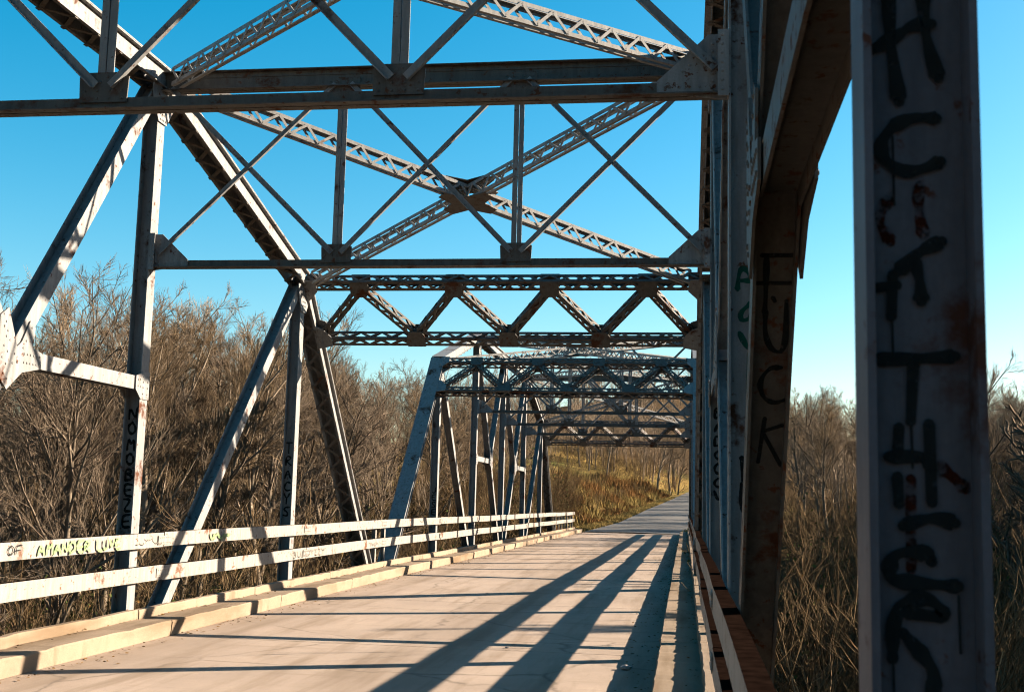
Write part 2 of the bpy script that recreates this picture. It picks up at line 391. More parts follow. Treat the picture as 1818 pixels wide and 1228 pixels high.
            cl = MB()   # clip angle on the post flange
            cl.sweep(L_prof(0.075, 0.09, 0.01, -sgn, 1), (ex-sgn*0.001, y-0.128, 4.60), (ex-sgn*0.001, y-0.128, 5.08), (1, 0, 0))
            for q in range(7): cl.rivet((ex-sgn*0.045, y-0.128, 4.65+0.065*q), (0, -1, 0), 0.013)
            cl.build('clip_angle', STEEL, sf)
        for a, b in zip(cols[:-1], cols[1:]):
            la = 0.12 if abs(a) > 2 else 0.08; lb = 0.12 if abs(b) > 2 else 0.08
            for fl in (0, 1):
                q0 = (a+la, y-0.042-fl*0.012, zlo if fl == 0 else zhi); q1 = (b-lb, y-0.042-fl*0.012, zhi if fl == 0 else zlo)
                m = MB(); m.sweep(L_prof(0.068, 0.04, 0.009), q0, q1, (0, 0, 1))
                m.build('cross_brace', STEEL, sf)
    # portals in the plane of the end posts
    for e in (-1, 1):
        ep = (Vector((0, e*3*P, ZB))-Vector((0, e*2*P, ZH))).normalized()
        nrm = Vector((1, 0, 0)).cross(ep)
        if nrm.y*e < 0: nrm = -nrm
        base = Vector((0, e*2*P, ZH))
        def pt(xx, t): return base + Vector((xx, 0, 0)) + ep*t
        t0, t1 = 0.07, 1.30
        pf = laced_box(pt(-xi+0.03, t0), pt(xi-0.03, t0), ep, 0.20, 0.22, 'portal_frame', root, STEEL_R, LACE, 0.055, 0.20, (0, 1))
        mb = MB(); lb = MB()
        def member(q0, q1, w, d, pitch):
            ax = (q1-q0).normalized(); L = (q1-q0).length
            sd = ax.cross(nrm).normalized()
            for sa in (-1, 1):
                for sb in (-1, 1):
                    off = sd*sa*w/2 + nrm*sb*d/2
                    fb = -sb if ax.cross(sd).dot(nrm) > 0 else sb
                    mb.sweep(L_prof(0.05, 0.05, 0.008, -sa, fb), q0+off, q1+off, sd)
            n = max(2, int(L/pitch)); st = L/n
            for k in range(n):
                a0 = 1 if k % 2 == 0 else -1
                for sb in (-1, 1):
                    r0 = q0+ax*k*st+nrm*sb*(d/2+0.004)+sd*a0*(w/2-0.025); r1 = q0+ax*(k+1)*st+nrm*sb*(d/2+0.004)-sd*a0*(w/2-0.025)
                    lb.bar(r0, r1, 0.04, 0.008, (r1-r0).cross(nrm))
                    r0 = q0+ax*k*st+sd*sb*(w/2+0.004)+nrm*a0*(d/2-0.025); r1 = q0+ax*(k+1)*st+sd*sb*(w/2+0.004)-nrm*a0*(d/2-0.025)
                    lb.bar(r0, r1, 0.04, 0.008, (r1-r0).cross(sd))
        member(pt(-xi+0.03, t1), pt(xi-0.03, t1), 0.17, 0.22, 0.20)
        o = mb.build('lower_strut', STEEL_R, pf); lb.build('lacing', LACE, pf, kind='stuff')
        topx = [-2.54, -0.80, 0.91, 2.63]; botx = [-3.42, -1.63, 0.09, 1.77, 3.42]
        for k in range(4):
            for (xa, xb) in ((botx[k], topx[k]), (topx[k], botx[k+1])):
                mb = MB(); lb = MB()
                q0 = pt(xa, t1-0.09 if xa in botx else t0+0.1); q1 = pt(xb, t1-0.09 if xb in botx else t0+0.1)
                member(q0, q1, 0.15, 0.19, 0.17)
                mb.v += []; off = len(mb.v); mb.add(lb.v, lb.f, 1)
                mb.build('portal_diagonal', [STEEL_R, LACE], pf)
        for k in (-1, 1):
            on = nrm*k*0.122
            for xx in topx:
                pts = [pt(xx-0.17, -0.03)+on, pt(xx+0.17, -0.03)+on, pt(xx+0.17, 0.21)+on, pt(xx+0.11, 0.30)+on, pt(xx-0.11, 0.30)+on, pt(xx-0.17, 0.21)+on]
                gusset(pts, nrm*k, pf, STEEL_R, [pt(xx+a, b)+on for a in (-.13,-.04,.04,.13) for b in (.02, .13)]+[pt(xx+a, .22)+on for a in (-.1, 0, .1)], 0.012, 0.012)
            for xx in botx[1:4]:
                pts = [pt(xx-0.17, t1+0.09)+on, pt(xx+0.17, t1+0.09)+on, pt(xx+0.17, t1-0.15)+on, pt(xx+0.11, t1-0.24)+on, pt(xx-0.11, t1-0.24)+on, pt(xx-0.17, t1-0.15)+on]
                gusset(pts, nrm*k, pf, STEEL_R, [pt(xx+a, t1-b)+on for a in (-.13,-.04,.04,.13) for b in (-.06, .05)]+[pt(xx+a, t1-.16)+on for a in (-.1, 0, .1)], 0.012, 0.012)
            for sg in (-1, 1):
                ex = sg*(xi-0.03)
                pts = [pt(ex, t1+0.16)+on, pt(ex-sg*0.30, t1+0.09)+on, pt(ex-sg*0.30, t1-0.12)+on, pt(ex-sg*0.16, t1-0.30)+on, pt(ex, t1-0.36)+on]
                gusset(pts, nrm*k, pf, STEEL, [pt(ex-sg*a, t1+b)+on for a in (.05, .12) for b in (-.28,-.2,-.12,-.04,.04,.1)], 0.012, 0.012)
                pts = [pt(ex, -0.06)+on, pt(ex-sg*0.22, -0.05)+on, pt(ex-sg*0.22, 0.18)+on, pt(ex, 0.42)+on]
                gusset(pts, nrm*k, pf, STEEL, [pt(ex-sg*a, b)+on for a in (.05, .12) for b in (0, .08, .16, .24)], 0.012, 0.012)
    # top lateral bracing
    bays = [(-2*P, ZH, -P, ZT), (-P, ZT, 0, ZT), (0, ZT, P, ZT), (P, ZT, 2*P, ZH)]
    for (ya, za, yb, zb) in bays:
        dz = -0.04
        for sg in (-1, 1):
            a = Vector((-sg*(HW-0.18), ya, za+dz)); b = Vector((sg*(HW-0.18), yb, zb+dz))
            ax = (b-a).normalized(); a = a+ax*0.25; b = b-ax*0.25
            laced_box(a, b, (0, 0, 1), 0.25, 0.16, 'lateral_brace', root, LATER, LATER, 0.05, 0.21, (1,), barw=0.036)
        c = Vector((0, (ya+yb)/2, (za+zb)/2+dz))
        ay = Vector((0, yb-ya, zb-za)).normalized(); nn = Vector((1, 0, 0)).cross(ay)
        for k in (-1, 1):
            on = nn*k*0.145
            pts = [c+Vector((1, 0, 0))*u+ay*w+on for u, w in [(-.42,-.2),(-.3,-.34),(0,-.2),(.3,-.34),(.42,-.2),(.26,0),(.42,.2),(.3,.34),(0,.2),(-.3,.34),(-.42,.2),(-.26,0)]]
            gusset(pts, nn*k, root, STEEL_R, [], 0.012)
    for i in (-2, -1, 0, 1, 2):
        fb = MB(); fb.sweep(H_prof(0.5, 0.22), (-HW+0.11, i*P, ZB+0.12), (HW-0.11, i*P, ZB+0.12), (0, 0, 1)); fb.build('floor_beam', STEEL_R, root)
    return root, info

span, info = make_span()

# ------------------------------------------------------------------ graffiti on the posts
FONT = {'A': [[(0,0),(.5,1),(1,0)],[(.2,.4),(.8,.4)]], 'B': [[(0,0),(0,1),(.8,.9),(.8,.6),(0,.52),(.95,.4),(.9,.05),(0,0)]], 'C': [[(1,.85),(.5,1),(0,.6),(.05,.25),(.5,0),(1,.15)]],
 'D': [[(0,0),(0,1),(.7,.9),(1,.5),(.7,.1),(0,0)]], 'E': [[(1,1),(0,1),(0,0),(1,0)],[(0,.5),(.8,.5)]], 'F': [[(1,1),(0,1),(0,0)],[(0,.52),(.8,.52)]], 'K': [[(0,0),(0,1)],[(1,1),(0,.45),(1,0)]],
 'L': [[(0,1),(0,0),(1,0)]], 'M': [[(0,0),(.1,1),(.5,.4),(.9,1),(1,0)]], 'N': [[(0,0),(0,1),(1,0),(1,1)]], 'O': [[(.5,1),(0,.7),(0,.3),(.5,0),(1,.3),(1,.7),(.5,1)]], 'R': [[(0,0),(0,1),(.85,.9),(.85,.6),(0,.5),(1,0)]],
 'S': [[(1,.9),(.4,1),(0,.75),(.9,.35),(.7,0),(0,.1)]], 'T': [[(0,1),(1,1)],[(.5,1),(.5,0)]], 'U': [[(0,1),(0,.2),(.5,0),(1,.2),(1,1)]], 'V': [[(0,1),(.5,0),(1,1)]], 'Y': [[(0,1),(.5,.5),(1,1)],[(.5,.5),(.45,0)]], 'Z': [[(0,1),(1,1),(0,0),(1,0)]], 'J': [[(.9,1),(.9,.2),(.5,0),(.1,.2)]]}
def smooth(pl):
    if len(pl) < 3: return pl
    out = [pl[0]]
    for a, b in zip(pl[:-1], pl[1:]):
        out += [(a[0]*.75+b[0]*.25, a[1]*.75+b[1]*.25), (a[0]*.25+b[0]*.75, a[1]*.25+b[1]*.75)]
    return out+[pl[-1]]
def spray(name, strokes, o, du, dv, nrm, width, mat, parent, jit=0.12):
    """paint strokes as thin ribbons 2 mm proud of a surface, in the parent's coordinates"""
    mb = MB(); o = Vector(o); du = Vector(du); dv = Vector(dv); nv = Vector(nrm)
    lift = 0.002
    for st in strokes:
        pl = smooth(smooth(st)); lift += 0.00025
        L = []; R_ = []
        for i, q in enumerate(pl):
            a = pl[max(0, i-1)]; b = pl[min(len(pl)-1, i+1)]
            d = Vector((b[0]-a[0], b[1]-a[1])); d = d.normalized() if d.length > 1e-6 else Vector((1, 0))
            h = width/2*(1+random.uniform(-jit, jit)+0.22*math.sin(i*0.9+len(pl)))*(0.75 if i in (0, len(pl)-1) else 1)
            n = Vector((-d.y, d.x))*h
            L.append(o+du*(q[0]+n.x)+dv*(q[1]+n.y)+nv*lift); R_.append(o+du*(q[0]-n.x)+dv*(q[1]-n.y)+nv*lift)
        k = len(pl)
        mb.add(L+R_, [(i, k+i, k+i+1, i+1) for i in range(k-1)])
        for c, e in ((pl[0], 0), (pl[-1], 1)):   # round ends
            ct = o+du*c[0]+dv*c[1]+nv*(lift+0.0002)
            ring = [ct+du*math.cos(a*math.pi/4)*width*0.42+dv*math.sin(a*math.pi/4)*width*0.42 for a in range(8)]
            mb.add(ring, [tuple(range(8))])
    return mb.build(name, mat, parent)
def lettered(text, x, z, w, h, adv, vertical, jit=0.06):
    out = []
    for k, ch in enumerate(text):
        if ch == ' ': continue
        ox = x if vertical else x+k*adv; oz = z-k*adv if vertical else z
        for st in FONT[ch]: out.append([(ox+(a+random.uniform(-jit, jit))*w, oz+(b+random.uniform(-jit, jit))*h) for a, b in st])
    return out
GH = [[[.346,2.72],[.347,2.603],[.361,2.491]],[[.404,2.717],[.404,2.617],[.426,2.531]],[[.314,2.584],[.351,2.603],[.384,2.629],[.417,2.629]],[[.422,2.46],[.385,2.464],[.349,2.449],[.326,2.416],[.334,2.387],[.366,2.366],[.398,2.371],[.427,2.385]],[[.426,2.246],[.386,2.227],[.354,2.194]],[[.345,2.189],[.342,2.118]],[[.312,2.166],[.351,2.171]],[[.379,2.215],[.389,2.183],[.391,2.143]],[[.314,2.045],[.383,2.046],[.443,2.051]],[[.376,2.038],[.37,1.942]],[[.351,1.931],[.348,1.888]],[[.334,1.883],[.389,1.884],[.4,1.871]],[[.399,1.938],[.401,1.809]],[[.347,1.85],[.349,1.806]],[[.437,1.777],[.401,1.786],[.355,1.77]],[[.399,1.713],[.391,1.729],[.341,1.727],[.331,1.699],[.335,1.681],[.381,1.678],[.44,1.675]],[[.335,1.556],[.336,1.616],[.353,1.648],[.389,1.657],[.416,1.637],[.411,1.624],[.357,1.631]],[[.352,1.598],[.383,1.563],[.401,1.536],[.395,1.495]]]
GHR = [[[.393,2.344],[.388,2.305],[.398,2.256]],[[.369,1.847],[.367,1.7]],[[.409,1.871],[.435,1.853],[.455,1.832]],[[.344,2.325],[.321,2.291],[.343,2.246]]]
GG = [[[.348,3.255],[.363,3.401],[.409,3.401],[.452,3.318],[.378,3.318]],[[.443,3.161],[.363,3.095],[.378,3.032],[.45,3.063],[.452,3.142]],[[.363,2.954],[.427,2.826],[.458,2.92]],[[.427,2.811],[.419,2.545]]]
GB = [[[.37,2.102],[.422,2.103]],[[.377,2.11],[.385,1.955]],[[.385,2.027],[.426,2.039]],[[.385,1.955],[.422,1.963]],[[.377,1.932],[.374,1.786],[.396,1.715],[.418,1.719]]]
GF = [[[.374,.297],[.378,.526],[.375,.588]],[[.354,.297],[.49,.298]],[[.325,.435],[.49,.435]],[[.38,.576],[.38,.706],[.419,.793],[.478,.792],[.47,.526]],[[.409,.509],[.418,.526]],[[.461,.878],[.407,.879],[.364,.957],[.383,1.045],[.437,1.079],[.49,1.056]],[[.398,1.163],[.376,1.42]],[[.485,1.201],[.39,1.239]],[[.39,1.242],[.485,1.44]]]
org = Vector((-CXB, -YC, 0))
def web(y): return org+Vector((0, y-0.0055, 0))
EX, EZ, NY = (1, 0, 0), (0, 0, 1), (0, -1, 0)
vm1 = info[('v', 1, -1)]; v0 = info[('v', 1, 0)]; v1r = info[('v', 1, 1)]; v1l = info[('v', -1, 1)]; v2l = info[('v', -1, 2)]
for g_ in GHR: spray('paint_smear', [g_], web(YC-P), EX, EZ, NY, 0.02, REDS, vm1)
for a_, b_ in ((0, 3), (3, 4), (4, 8), (8, 10), (10, 14), (14, 16), (16, 18)):
    spray('painted_letter', GH[a_:b_], web(YC-P)+Vector((0, -0.003, 0)), EX, EZ, NY, 0.022, BLACK, vm1)
for a_, b_, c_ in ((.349, 2.43, .12), (.44, 1.66, .09), (.336, 1.545, .10), (.371, 1.935, .07), (.343, 2.11, .06)):
    spray('paint_drip', [[(a_, b_), (a_+.001, b_-c_)]], web(YC-P)+Vector((0, -0.002, 0)), EX, EZ, NY, 0.005, BLACK, vm1)
spray('graffiti', GG, web(YC), EX, EZ, NY, 0.035, GREEN, v0)
spray('graffiti', GB, web(YC), EX, EZ, NY, 0.03, BLACK, v0)
spray('graffiti', lettered('BADCOCV', .345, 2.80, .09, .12, .165, True), web(YC+P), EX, EZ, NY, 0.03, BLACK, v1r)
spray('graffiti', lettered('NOMOBEZE', -7.045, 2.68, .10, .15, .195, True), web(YC+P), EX, EZ, NY, 0.032, BLACK, v1l)
spray('graffiti', lettered('TRACYS', -7.045, 2.50, .10, .17, .225, True), web(YC+2*P), EX, EZ, NY, 0.03, BLACK, v2l)
dd = Vector((0, GM, ZB-ZM)); dd = Vector((0, 3.08, -3.96)).normalized(); dn = Vector((0, -3.96, -3.08)).normalized()
GF = [[[q[0]-0.022, q[1]] for q in s_] for s_ in GF]
for a_, b_ in ((0, 3), (3, 5), (5, 6), (6, 9)): spray('painted_letter', GF[a_:b_], org+Vector((0, YC-GM, ZM))+dn*0.0065, EX, dd, dn, 0.024, BLACK, info[('d3', 1, -1)])

# far span: a copy, on the slight downgrade
span2 = copy_tree(span, None, skip=('graffiti', 'paint_drip', 'painted_letter', 'paint_smear'))
span2.location = (CXB, 26.62+3*P, grade(26.62+3*P)); span2.rotation_euler = (-0.0043, 0, 0)
span2['label'] = 'farther steel truss span, seen whole through the portal of the nearer one'
hipf = [c for c in span2.children if c.name.startswith('vertical_post')]
hp = min(hipf, key=lambda c: (sum(v.co.x for v in c.data.vertices)/len(c.data.vertices)*10 + sum(v.co.y for v in c.data.vertices)/len(c.data.vertices)))
spray('graffiti', lettered('JESE', -HW-0.055, 1.9, .1, .16, .2, True), (0, -2*P-0.0055, 0), EX, EZ, NY, 0.03, BLACK, hp)

# ------------------------------------------------------------------ deck, curbs
XF_L, XF_R = -6.30, -0.283
def gbox(mb, lo, hi, mi=0):
    mb.box(lo, hi, mi); k = len(mb.v)-8
    for i in range(k, k+8):
        x, y, z = mb.v[i]; mb.v[i] = (x, y, z+grade(y))
deck = empty('bridge_deck', (CXB, YC, 0), kind='structure', label='pale concrete road deck crossed by truss shadows')
ys = [-10.15+i*P for i in range(7)] + [26.62+i*P for i in range(1, 7)] + [68.6, 74.0]
for a, b in zip(ys[:-1], ys[1:]):
    mb = MB(); gbox(mb, (XF_L-0.55, a+0.011, -0.22), (XF_R+0.55, b-0.011, 0.0))
    o = mb.build('deck_slab', DECK); o.parent = deck; o.matrix_parent_inverse = Matrix.Translation((-CXB, -YC, 0))
def curb_profile(s):
    # (offset outwards from the front edge, height)
    return [(0.012, 0.004), (0.0, 0.17), (0.014, 0.187), (0.447, 0.182), (0.449, 0.283), (0.458, 0.297), (0.535, 0.297), (0.535, 0.004)]
for s, xf, lab in ((-1, XF_L, 'sunlit stepped concrete curb under the white railing'), (1, XF_R, 'stepped concrete curb beside the camera under the shaded railing')):
    root = empty('curb', (xf, YC, 0), kind='structure', label=lab)
    yy = -10.15; k = 0
    segs = []
    while yy < 73.9:
        L = 4.064 if yy < 62 else 3.7
        segs.append((yy, min(74.0, yy+L))); yy += L
    for a, b in segs:
        a += 0.007; b -= 0.007; n = 22
        pr = curb_profile(s); jx = random.uniform(-0.006, 0.006); jz = random.uniform(-0.004, 0.004)
        V = []; F = []
        for i in range(n+1):
            y = a+(b-a)*i/n
            wob = random.uniform(-0.012, 0.005) if random.random() < .4 else random.uniform(-.003, .003)
            for (u, w) in pr: V.append((xf+s*(u+jx+(wob if w > 0.1 else 0)), y, w+grade(y)+(jz+wob if w > 0.1 else 0)))
        m = len(pr)
        for i in range(n):
            for j in range(m):
                q = (i*m+j, i*m+(j+1) % m, (i+1)*m+(j+1) % m, (i+1)*m+j)
                F.append(q if s > 0 else q[::-1])
        F.append(tuple(range(m))); F.append(tuple(range(n*m, n*m+m)))
        mb = MB(); mb.add(V, F); o = mb.build('curb_block', CURB, root)
        o.matrix_parent_inverse = Matrix.Translation((-xf, -YC, 0))

# ------------------------------------------------------------------ guard rails
for s, wx, lab in ((-1, -6.78, 'sunlit white two-bar steel railing with green scrawl along the wooded side'), (1, 0.196, 'rust-topped two-bar steel railing in shade beside the camera')):
    root = empty('guard_rail', (wx, YC, 0), category='railing', label=lab, group='two-bar steel bridge railings')
    inv = Matrix.Translation((-wx, -YC, 0))
    bps = [-10.15, -4.0, 2.1, 8.4, 14.9, 20.9, 26.5, 32.9, 39.0, 45.1, 51.2, 57.3, 63.3, 68.6, 73.8]
    for (zt, zb) in ((1.235, 1.05), (0.82, 0.63)):
        offs = [random.uniform(-0.008, 0.008) for _ in bps]
        for k in range(len(bps)-1):
            a, b = bps[k], bps[k+1]; mb = MB(); n = 10
            pr = [(0, zt), (0.088, zt), (0.088, zt-0.011), (0.010, zt-0.011), (0.010, zb+0.011), (0.088, zb+0.011), (0.088, zb), (0, zb)]
            V = []; F = []; Mi = []; m = len(pr); ph = random.uniform(0, 6)
            stepz = random.uniform(-0.006, 0.006); stepx = random.uniform(0, 0.006)
            for i in range(n+1):
                t = i/n; y = a+0.004+(b-a-0.008)*t
                dz = stepz + 0.005*math.sin(ph+t*4)+grade(y); dx = -s*0.006*math.sin(ph*2+t*5)
                for (u, w) in pr: V.append((wx+s*u+dx-s*stepx, y, w+dz))
            for i in range(n):
                for j in range(m):
                    q = (i*m+j, i*m+(j+1) % m, (i+1)*m+(j+1) % m, (i+1)*m+j)
                    F.append(q[::-1] if s > 0 else q); Mi.append(0 if j == 7 else 1)
            mb.v = V; mb.f = F + [tuple(range(m)), tuple(range(n*m, n*m+m))]; mb.m = Mi+[1, 1]
            o = mb.build('rail', [RAILW, RUST], root); o.matrix_parent_inverse = inv
    for (zt, zb) in ((1.235, 1.05), (0.82, 0.63)):
        for y in bps[1:-1]:
            mb = MB(); zc = (zt+zb)/2+grade(y)
            mb.box((wx-s*0.0135-0.003, y-0.19, zc-0.058), (wx-s*0.0135+0.003, y+0.19, zc+0.058))
            for a_ in (-.15, -.09, -.035, .035, .09, .15):
                for b_ in (-.032, .032): mb.rivet((wx-s*0.0165, y+a_, zc+b_), (-s, 0, 0), 0.011)
            o = mb.build('splice_plate', RAILW, root); o.matrix_parent_inverse = inv
    posts = [26.15, 26.95] + [63.9+1.6*i for i in range(7)] + [-9.9]
    for y in posts:
        mb = MB(); mb.sweep(H_prof(0.085, 0.10, 0.009, 0.007), (wx+s*0.135, y, 0.20+grade(y)), (wx+s*0.135, y, 1.24+grade(y)), (1, 0, 0))
        o = mb.build('rail_post', RAILW, root); o.matrix_parent_inverse = inv
    if s < 0:
        def rail_text(txt, y, z, w, h, adv, mat, wd):
            st = lettered(txt, y, z, w, h, adv, False, 0.08)
            o = spray('graffiti', st, (wx+0.016, 0, 0), (0, 1, 0), (0, 0, 1), (1, 0, 0), wd, mat, root); o.matrix_parent_inverse = inv
        rail_text('OF', 11.24, 1.10, .10, .09, .14, BLACK, 0.014)
        rail_text('AMANDER', 11.80, 1.075, .12, .12, .165, LIME, 0.035)
        rail_text('LUVE', 13.08, 1.075, .11, .11, .15, LIME, 0.035)
        rail_text('BUDDYZZY', 20.2, .665, .17, .10, .235, GREY, 0.02)
        def smear(y, z, L, h, mat, wd, n):
            st = [[(y+L*i/n, z+h*random.random()), (y+L*(i+.6)/n, z+h*random.random()), (y+L*(i+1)/n, z+h*random.random())] for i in range(n)]
            o = spray('paint_smear', st, (wx+0.016, 0, 0), (0, 1, 0), (0, 0, 1), (1, 0, 0), wd, mat, root); o.matrix_parent_inverse = inv
        smear(14.1, 1.085, .7, .09, GREY, 0.012, 6); smear(16.4, 1.085, .75, .1, LIME, 0.05, 5)
        smear(25.2, .67, .8, .09, GREY, 0.02, 5); smear(9.3, .67, 1.1, .1, LIME, 0.02, 7); smear(30.2, 1.1, .6, .08, GREY, 0.02, 5)

# ------------------------------------------------------------------ piers
for y, lab in ((26.52, 'concrete pier under the joint of the two truss spans'), (63.4, 'concrete pier at the far end of the farther span')):
    mb = MB(); z1 = ZB-0.15+grade(y)
    pr = [(-4.6, -0.55), (4.6, -0.55), (4.95, 0), (4.6, 0.55), (-4.6, 0.55), (-4.95, 0)]
    mb.add([(a, b, z1-0.7) for a, b in pr]+[(a, b, z1) for a, b in pr], [tuple(reversed(range(6))), tuple(range(6, 12))]+[(i, (i+1) % 6, 6+(i+1) % 6, 6+i) for i in range(6)])
    pr2 = [(a*0.93, b*0.8) for a, b in pr]
    mb.add([(a*1.05, b*1.15, -9) for a, b in pr2]+[(a, b, z1-0.7) for a, b in pr2], [tuple(reversed(range(6))), tuple(range(6, 12))]+[(i, (i+1) % 6, 6+(i+1) % 6, 6+i) for i in range(6)])
    o = mb.build('bridge_pier', PIER, None, label=lab, category='pier', group='bridge piers'); o.location = (CXB, y, 0)

# ------------------------------------------------------------------ terrain and road
def sst(a, b, x):
    t = np.clip((x-a)/(b-a), 0, 1); return t*t*(3-2*t)
RY = np.array([60, 74, 95, 125, 155, 190, 230, 300, 800.]); RZ = np.array([-.2, -.2, .05, .9, 1.88, 3.3, 5.2, 9.0, 30.])
RX = np.array([-6.3, -6.3, -5.25, -4.0, -2.2, 0.3, 4.5, 14., 110.])   # left edge
def road_z(y): return np.interp(y, RY, RZ)
def road_x(y): return np.interp(y, RY, RX)
def ground(x, y):
    x = np.asarray(x, float); y = np.asarray(y, float)
    val = -5.6 + 0.02*np.maximum(0, -14-x) + 0.03*np.maximum(0, x-14) + 0.35*np.sin(x*.21+1)*np.sin(y*.17)
    dl = road_x(y)-x; dr = x-(road_x(y)+6.1)
    side = np.maximum(np.maximum(dl, dr), 0)
    hi = road_z(y)-0.03 - 0.15*sst(0.6, 2.0, side)
    bank = sst(1.5, 9, dl)*1.45*sst(80, 100, y)
    hill = sst(4, 34, dl)*(0.045*np.clip(y-110, 0, 130))*(1-sst(40, 90, dl)) + sst(6, 40, dr)*0.0*y
    far = sst(205, 420, y)*17*(1-sst(30, 110, np.abs(x+12)))
    up = hi+bank+hill+far
    drop = sst(6, 26, side)*5.0*(1-sst(74, 120, y))
    t = sst(60, 76, y+0.15*side)
    val = val + (5.1+0.05*np.maximum(0, -26-y))*sst(12, 26, -y)
    return val*(1-t)+(up-drop)*t
def grid_axis(segs):
    out = []
    for a, b, st in segs: out += list(np.arange(a, b, st))
    return np.array(out+[segs[-1][1]])
gx = grid_axis([(-900, -200, 50), (-200, -60, 10), (-60, -20, 2.5), (-20, 14, 1.0), (14, 60, 2.5), (60, 200, 10), (200, 900, 50)])
gy = grid_axis([(-300, -60, 30), (-60, 50, 4), (50, 130, 1.5), (130, 260, 4), (260, 500, 12), (500, 1500, 100)])
GX, GY = np.meshgrid(gx, gy); GZ = ground(GX, GY)
verts = np.stack([GX, GY, GZ], -1).reshape(-1, 3); nx = len(gx); ny = len(gy)
ii = (np.arange(ny-1)[:, None]*nx+np.arange(nx-1)[None]).reshape(-1)
quads = np.stack([ii, ii+1, ii+nx+1, ii+nx], -1)
def quad_mesh(name, verts, quads, mats, midx=None):
    me = bpy.data.meshes.new(name); me.vertices.add(len(verts)); me.vertices.foreach_set('co', np.ascontiguousarray(verts, dtype=np.float32).ravel())
    n = len(quads); me.loops.add(4*n); me.loops.foreach_set('vertex_index', np.ascontiguousarray(quads, dtype=np.int32).ravel())
    me.polygons.add(n); me.polygons.foreach_set('loop_start', np.arange(0, 4*n, 4, dtype=np.int32))
    for m in (mats if isinstance(mats, (list, tuple)) else [mats]): me.materials.append(m)
    if midx is not None: me.polygons.foreach_set('material_index', np.ascontiguousarray(midx, dtype=np.int32))
    me.update(calc_edges=True); return me
def ground_mat():
    m, t, b = new_mat('ground_cover'); v = mapping(t)
    n1 = noise(t, v, 0.05, 5, 0.6); n2 = noise(t, v, 1.2, 7, 0.7); n3 = noise(t, v, 0.022, 3, 0.5)
    c = mix(t, ramp(t, n2, [(0.3, BW(0)), (0.7, BW(1))]), (0.035, 0.023, 0.012), (0.09, 0.055, 0.025))
    sx = node(t, 'ShaderNodeSeparateXYZ'); t.links.new(v, sx.inputs[0])
    fy = node(t, 'ShaderNodeMapRange'); fy.inputs[1].default_value = 112; fy.inputs[2].default_value = 132; t.links.new(sx.outputs['Y'], fy.inputs[0])
    straw = mix(t, n2, (0.13, 0.085, 0.03), (0.21, 0.145, 0.052))
    field = mix(t, ramp(t, n1, [(0.55, BW(0)), (0.63, BW(1))]), straw, (0.09, 0.088, 0.028))
    c = mix(t, fy.outputs[0], c, field)
    fx = node(t, 'ShaderNodeMapRange'); fx.inputs[1].default_value = 9; fx.inputs[2].default_value = 14; t.links.new(sx.outputs['X'], fx.inputs[0])
    c = mix(t, fx.outputs[0], c, (0.04, 0.027, 0.015))
    fy2 = node(t, 'ShaderNodeMapRange'); fy2.inputs[1].default_value = 222; fy2.inputs[2].default_value = 240; t.links.new(sx.outputs['Y'], fy2.inputs[0])
    c = mix(t, fy2.outputs[0], c, (0.05, 0.034, 0.02))
    t.links.new(c, b.inputs['Base Color']); b.inputs['Roughness'].default_value = 0.95; b.inputs['Specular IOR Level'].default_value = 0.0
    bump(t, b, n2, 0.8, 0.15); return m
link('ground', quad_mesh('ground', verts, quads, ground_mat()), None, kind='structure', label='brown valley floor and grassy hillside beyond the bridge')
def road_mat():
    m, t, b = new_mat('worn_road'); v = mapping(t, (1, .25, 1)); v2 = mapping(t)
    n1 = noise(t, v, 1.1, 5, 0.6); n2 = noise(t, v2, 30, 4, 0.7)
    c = mix(t, ramp(t, n1, [(0.3, BW(0)), (0.7, BW(1))]), (0.07, 0.066, 0.063), (0.125, 0.115, 0.105))
    c = mix(t, ramp(t, n2, [(0.35, BW(0.5)), (0.6, BW(0))]), c, (0.04, 0.039, 0.037))
    t.links.new(c, b.inputs['Base Color']); b.inputs['Roughness'].default_value = 0.85; b.inputs['Specular IOR Level'].default_value = 0.1; return m
ry = grid_axis([(74.0, 240, 2.0), (240, 420, 8)])
V = []
for y in ry:
    for k in range(5):
        V.append((road_x(y)+0.06+6.0*k/4, y, road_z(y)+0.05*(1-abs(k-2)/2)+0.02))
V = np.array(V); ii = (np.arange(len(ry)-1)[:, None]*5+np.arange(4)[None]).reshape(-1)
link('road', quad_mesh('road', V, np.stack([ii, ii+1, ii+6, ii+5], -1), road_mat()), None, kind='structure', label='worn grey country road climbing away beyond the bridge')
mb = MB(); mb.box((-7.6, 74.02, -7), (1.0, 74.9, -0.27)); mb.build('abutment', PIER, None, kind='structure', label='concrete abutment at the far bank')

